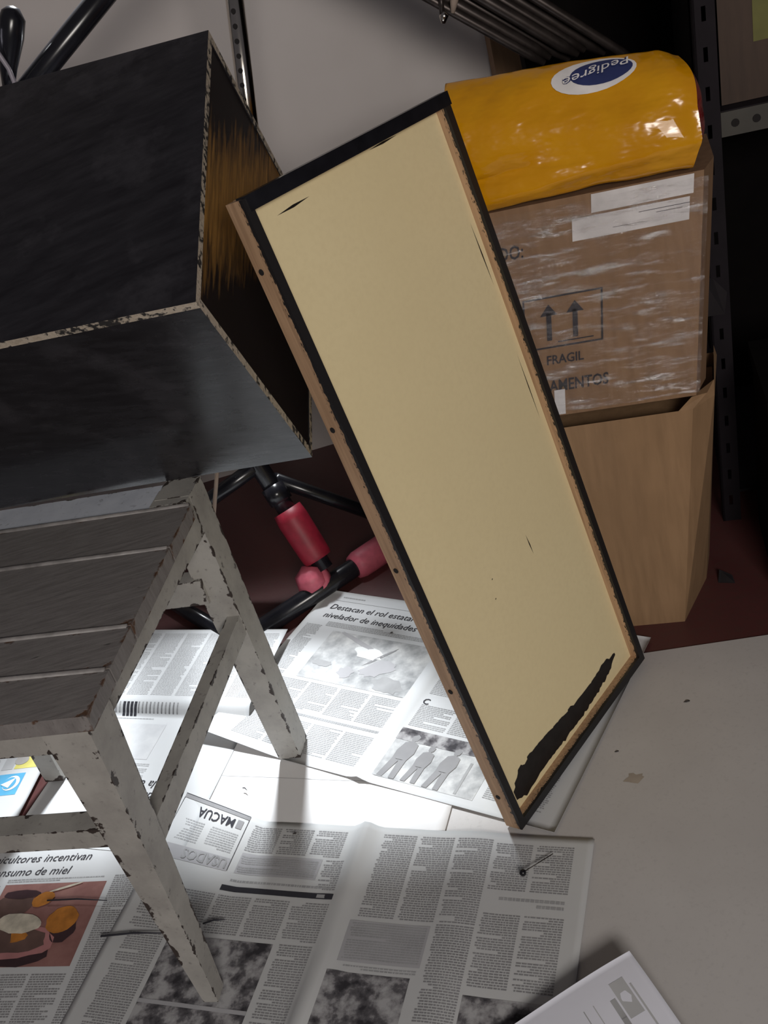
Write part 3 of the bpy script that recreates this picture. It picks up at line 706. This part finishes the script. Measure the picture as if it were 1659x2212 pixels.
tube('clip_arm', [(.303, 1.685, .858), (.299, 1.685, .829)], .004, 'steel_rod', hk); tube('clip_tip', [(.3015, 1.685, .833), (.301, 1.685, .826), (.298, 1.685, .816)], [.003, .0075, .003], 'chrome', hk); tube('clip_wire', [(.329, 1.685, .861), (.320, 1.685, .840), (.315, 1.685, .826)], [.008, .006, .003], 'cord_tan', hk)

# ------------------------------------------------------------------ black tubular stand
st = thing('tubular_stand', 'black tubular stand with red and pink taped feet behind the stool', 'stand', (-.15, 1.52, 0))
tube('floor_tube', [(-.310, 1.405, .0185), (.12, 1.652, .0185)], .0175, 'tube_black', st, 18)
tube('floor_tube', [(-.283, 1.400, .0155), (-.54, 1.785, .0155)], .0140, 'tube_black', st, 18)
P3 = V((-.128, 1.515, .048)); D3 = V((-.055, .085, .177))
tube('upright_tube', [P3, P3 + D3 * 3.2], .0165, 'tube_black', st, 18)
tube('foot_sleeve', [P3 + D3 * .10, P3 + D3 * .13, P3 + D3 * .50, P3 + D3 * .60], [.0255, .027, .0285, .0265], 'tape_red', st, 16)
tube('foot_collar', [P3 + D3 * .68, P3 + D3 * .84], .021, 'tube_black', st, 16)
tube('brace_tube', [(-.166, 1.592, .205), (-.03, 1.66, .050), (.07, 1.72, .014)], .0125, 'tube_black', st)
tube('brace_tube', [(-.190, 1.60, .235), (-.300, 1.63, .180), (-.42, 1.70, .10)], .0135, 'tube_black', st)
q0 = V((-.148, 1.515, .030)); qd = V((-.45, -.62, .62)).normalized()
tube('end_cap', [q0, q0 + qd * .018, q0 + qd * .030, q0 + qd * .040], [.026, .0275, .026, .010], 'tape_pink', st, 6)
tube('cap_ring', [q0 - qd * .004, q0 + qd * .012], .0285, 'tape_pink', st, 20)
f0, f1 = V((-.310, 1.405, .0185)), V((.12, 1.652, .0185))
tube('tape_band', [f0.lerp(f1, .535), f0.lerp(f1, .56), f0.lerp(f1, .70), f0.lerp(f1, .72)], [.022, .026, .027, .024], 'tape_pink', st, 16)
top3 = P3 + D3 * 3.2
bar0 = BC + E3 * (BD + .0150) + E2 * (BH - .05) + E1 * -.58; bar1 = BC + E3 * (BD + .0150) + E2 * (BH - .05) + E1 * .0
tube('support_bar', [bar0, bar1], .0140, 'tube_black', st); tube('support_link', [bar0.lerp(bar1, .45), top3], .012, 'tube_black', st)
tube('cross_bar', [top3, (-.085, 1.60, .50)], .014, 'tube_black', st)
tube('frame_tube', [(-.56, 1.60, .752), (-.283, 1.60, .913), (-.03, 1.60, 1.060)], .0165, 'tube_black', st, 18); tube('frame_link', [(-.56, 1.60, .752), top3], .014, 'tube_black', st)
c0, c1 = V((-.086, 1.60, .46)), V((.034, 1.60, 1.085)); tube('chrome_post', [c0, c1], .0130, 'chrome', st, 24)
cd = (c1 - c0).normalized()
for k in range(9):
    p = c0.lerp(c1, .52 + k * .030) + V((-.0035, -.0126, .002)); v_, f_ = tube_geo([p + V((0, .0015, 0)), p + V((0, -.0006, 0))], .0036, 10); mesh_obj('adjustment_hole', v_, f_, 'hole_black', st)
tube('grip', [(-.333, 1.59, .905), (-.322, 1.59, .93), (-.303, 1.59, .965), (-.292, 1.59, .985), (-.289, 1.59, .997), (-.288, 1.59, 1.001)], [.008, .012, .0175, .0175, .012, .004], 'tube_black', st, 18)
tube('grip_strap', [(-.325, 1.572, .985), (-.324, 1.571, .955), (-.318, 1.571, .93), (-.318, 1.571, .912), (-.328, 1.571, .896)], .0035, 'grey_plastic', st, 8); tube('grip_link', [(-.333, 1.59, .905), (-.36, 1.60, .866)], .008, 'tube_black', st)
v_, f_ = tube_geo([(-.247, 1.36, .29), (-.222, 1.40, .345), (-.21, 1.43, .42), (-.215, 1.46, .56)], .0032, 8)
single('cord', v_, f_, 'cord_tan', 'thin pale cord hanging beside the stool back leg', 'cord', smooth=True)

# ------------------------------------------------------------------ debris
pin = thing('ball_pin', 'black ball-headed pin lying on the newspaper below the cream panel', 'pin', (.035, .807, .0095))
bm2 = bmesh.new(); bmesh.ops.create_uvsphere(bm2, u_segments=16, v_segments=10, radius=.0042)
mesh_obj('pin_head', [(.035 + v.co.x, .807 + v.co.y, .0140 + v.co.z) for v in bm2.verts], [tuple(v.index for v in f.verts) for f in bm2.faces], 'glossy_black', pin, smooth=True); bm2.free()
tube('pin_needle', [(.038, .8085, .0138), (.076, .823, .0112)], .0006, 'steel_rod', pin, 6)
def stick(label, p0, p1, r=.0011, z=.0115, bend=.002):
    p0 = V((*p0, z)); p1 = V((*p1, z)); m = (p0 + p1) / 2 + V((0, bend, .0005)); v_, f_ = tube_geo([p0, m, p1], [r, r, r * .5], 7)
    single('bristle', v_, f_, 'ink_dark', label, 'bristle', group='loose brush bristles on the newspapers', smooth=True)
stick('dark bristle lying across the breakfast photo', (-.571, .983), (-.486, .953)); stick('dark bristle left of the near stool leg', (-.489, .899), (-.402, .874), .0013)
stick('short dark bristle right of the near stool leg', (-.356, .872), (-.328, .868)); stick('short bristle on the bare lit white paper', (-.300, 1.082), (-.294, 1.075), .0008)
def crumb(label, x, y, r, z=.0035, ang=0.0):
    pts = [(x + r * (1.8 if k % 2 else 1.3) * math.cos(k * 1.047) , y + r * .7 * math.sin(k * 1.047)) for k in range(6)]
    vv = [(px, py, z) for px, py in pts] + [(x, y, z + r * .7)]
    single('paint_crumb', vv, [tuple(range(6))[::-1]] + [(k, (k + 1) % 6, 6) for k in range(6)], 'crumb', label, 'crumb', group='paint crumbs on the floor sheets')
crumb('dark crumb on the bare white board, farthest right', .317, 1.006, .003); crumb('tiny dark crumb on the white board near the panel foot', .201, .956, .002)
crumb('tiny black crumb on the motorbike newspaper photo', -.044, 1.335, .002, .008); crumb('small black crumb on the upper edge of the nearest newspaper', -.232, .972, .002, .011); crumb('small black crumb left of the near stool foot', -.372, .838, .002, .011)
pts = [(.205 + .011 * (1 + .35 * math.sin(k * 2.1)) * math.cos(k * .45), .905 + .008 * (1 + .3 * math.cos(k * 1.7)) * math.sin(k * .45)) for k in range(14)]
single('dried_stain', [(x, y, .00325) for x, y in pts], [tuple(range(14))], 'stain_brown', 'small brown dried stain on the white board', 'stain')
def scrap(label, pts):
    c = [V(p) for p in pts]; n = V((0, -.001, 0)); k = len(c)
    single('plastic_scrap', [tuple(p) for p in c] + [tuple(p - n) for p in c], [tuple(range(k)), tuple(range(k, 2 * k))[::-1]] + [(i, k + i, k + (i + 1) % k, (i + 1) % k) for i in range(k)], 'clear_scrap', label, 'plastic scrap')
scrap('crumpled clear plastic scrap stuck beside the upper carton', [rp(.062, .400, .17), rp(.095, .395, .18), rp(.100, .425, .185), rp(.082, .450, .18), rp(.066, .460, .17)])
scrap('clear plastic scrap on the floor by the lower carton', [rp(.056, .0, .085), rp(.080, .0, .080), rp(.078, .004, .095), rp(.060, .010, .105)])

# ------------------------------------------------------------------ sub-parts: pieces that sit on a part of their thing
def under(prefix, parent):
    for o in list(parent.parent.children):
        if o is not parent and o.name.split('.')[0] in prefix: 
            ml = o.matrix_local.copy(); o.parent = parent; o.matrix_local = parent.matrix_local.inverted() @ ml
def child(root, nm): return [o for o in root.children if o.name.split('.')[0] == nm][0]
bpy.context.view_layer.update()
under(('logo_oval', 'logo_outline', 'logo_lettering'), child(bag, 'logo_halo'))
under(('printed_frame', 'printed_arrow', 'printed_lettering', 'label_marking'), child(upper, 'carton_body'))
under(('screw_hole',), child(tray, 'side_rail')); under(('paint_smear', 'paint_mark'), child(tray, 'cream_board'))
under(('adjustment_hole',), child(st, 'chrome_post')); under(('beam_hole',), child(rack, 'shelf_beam'))
for o in ROOTS:
    if '_base' in o.keys(): del o['_base']
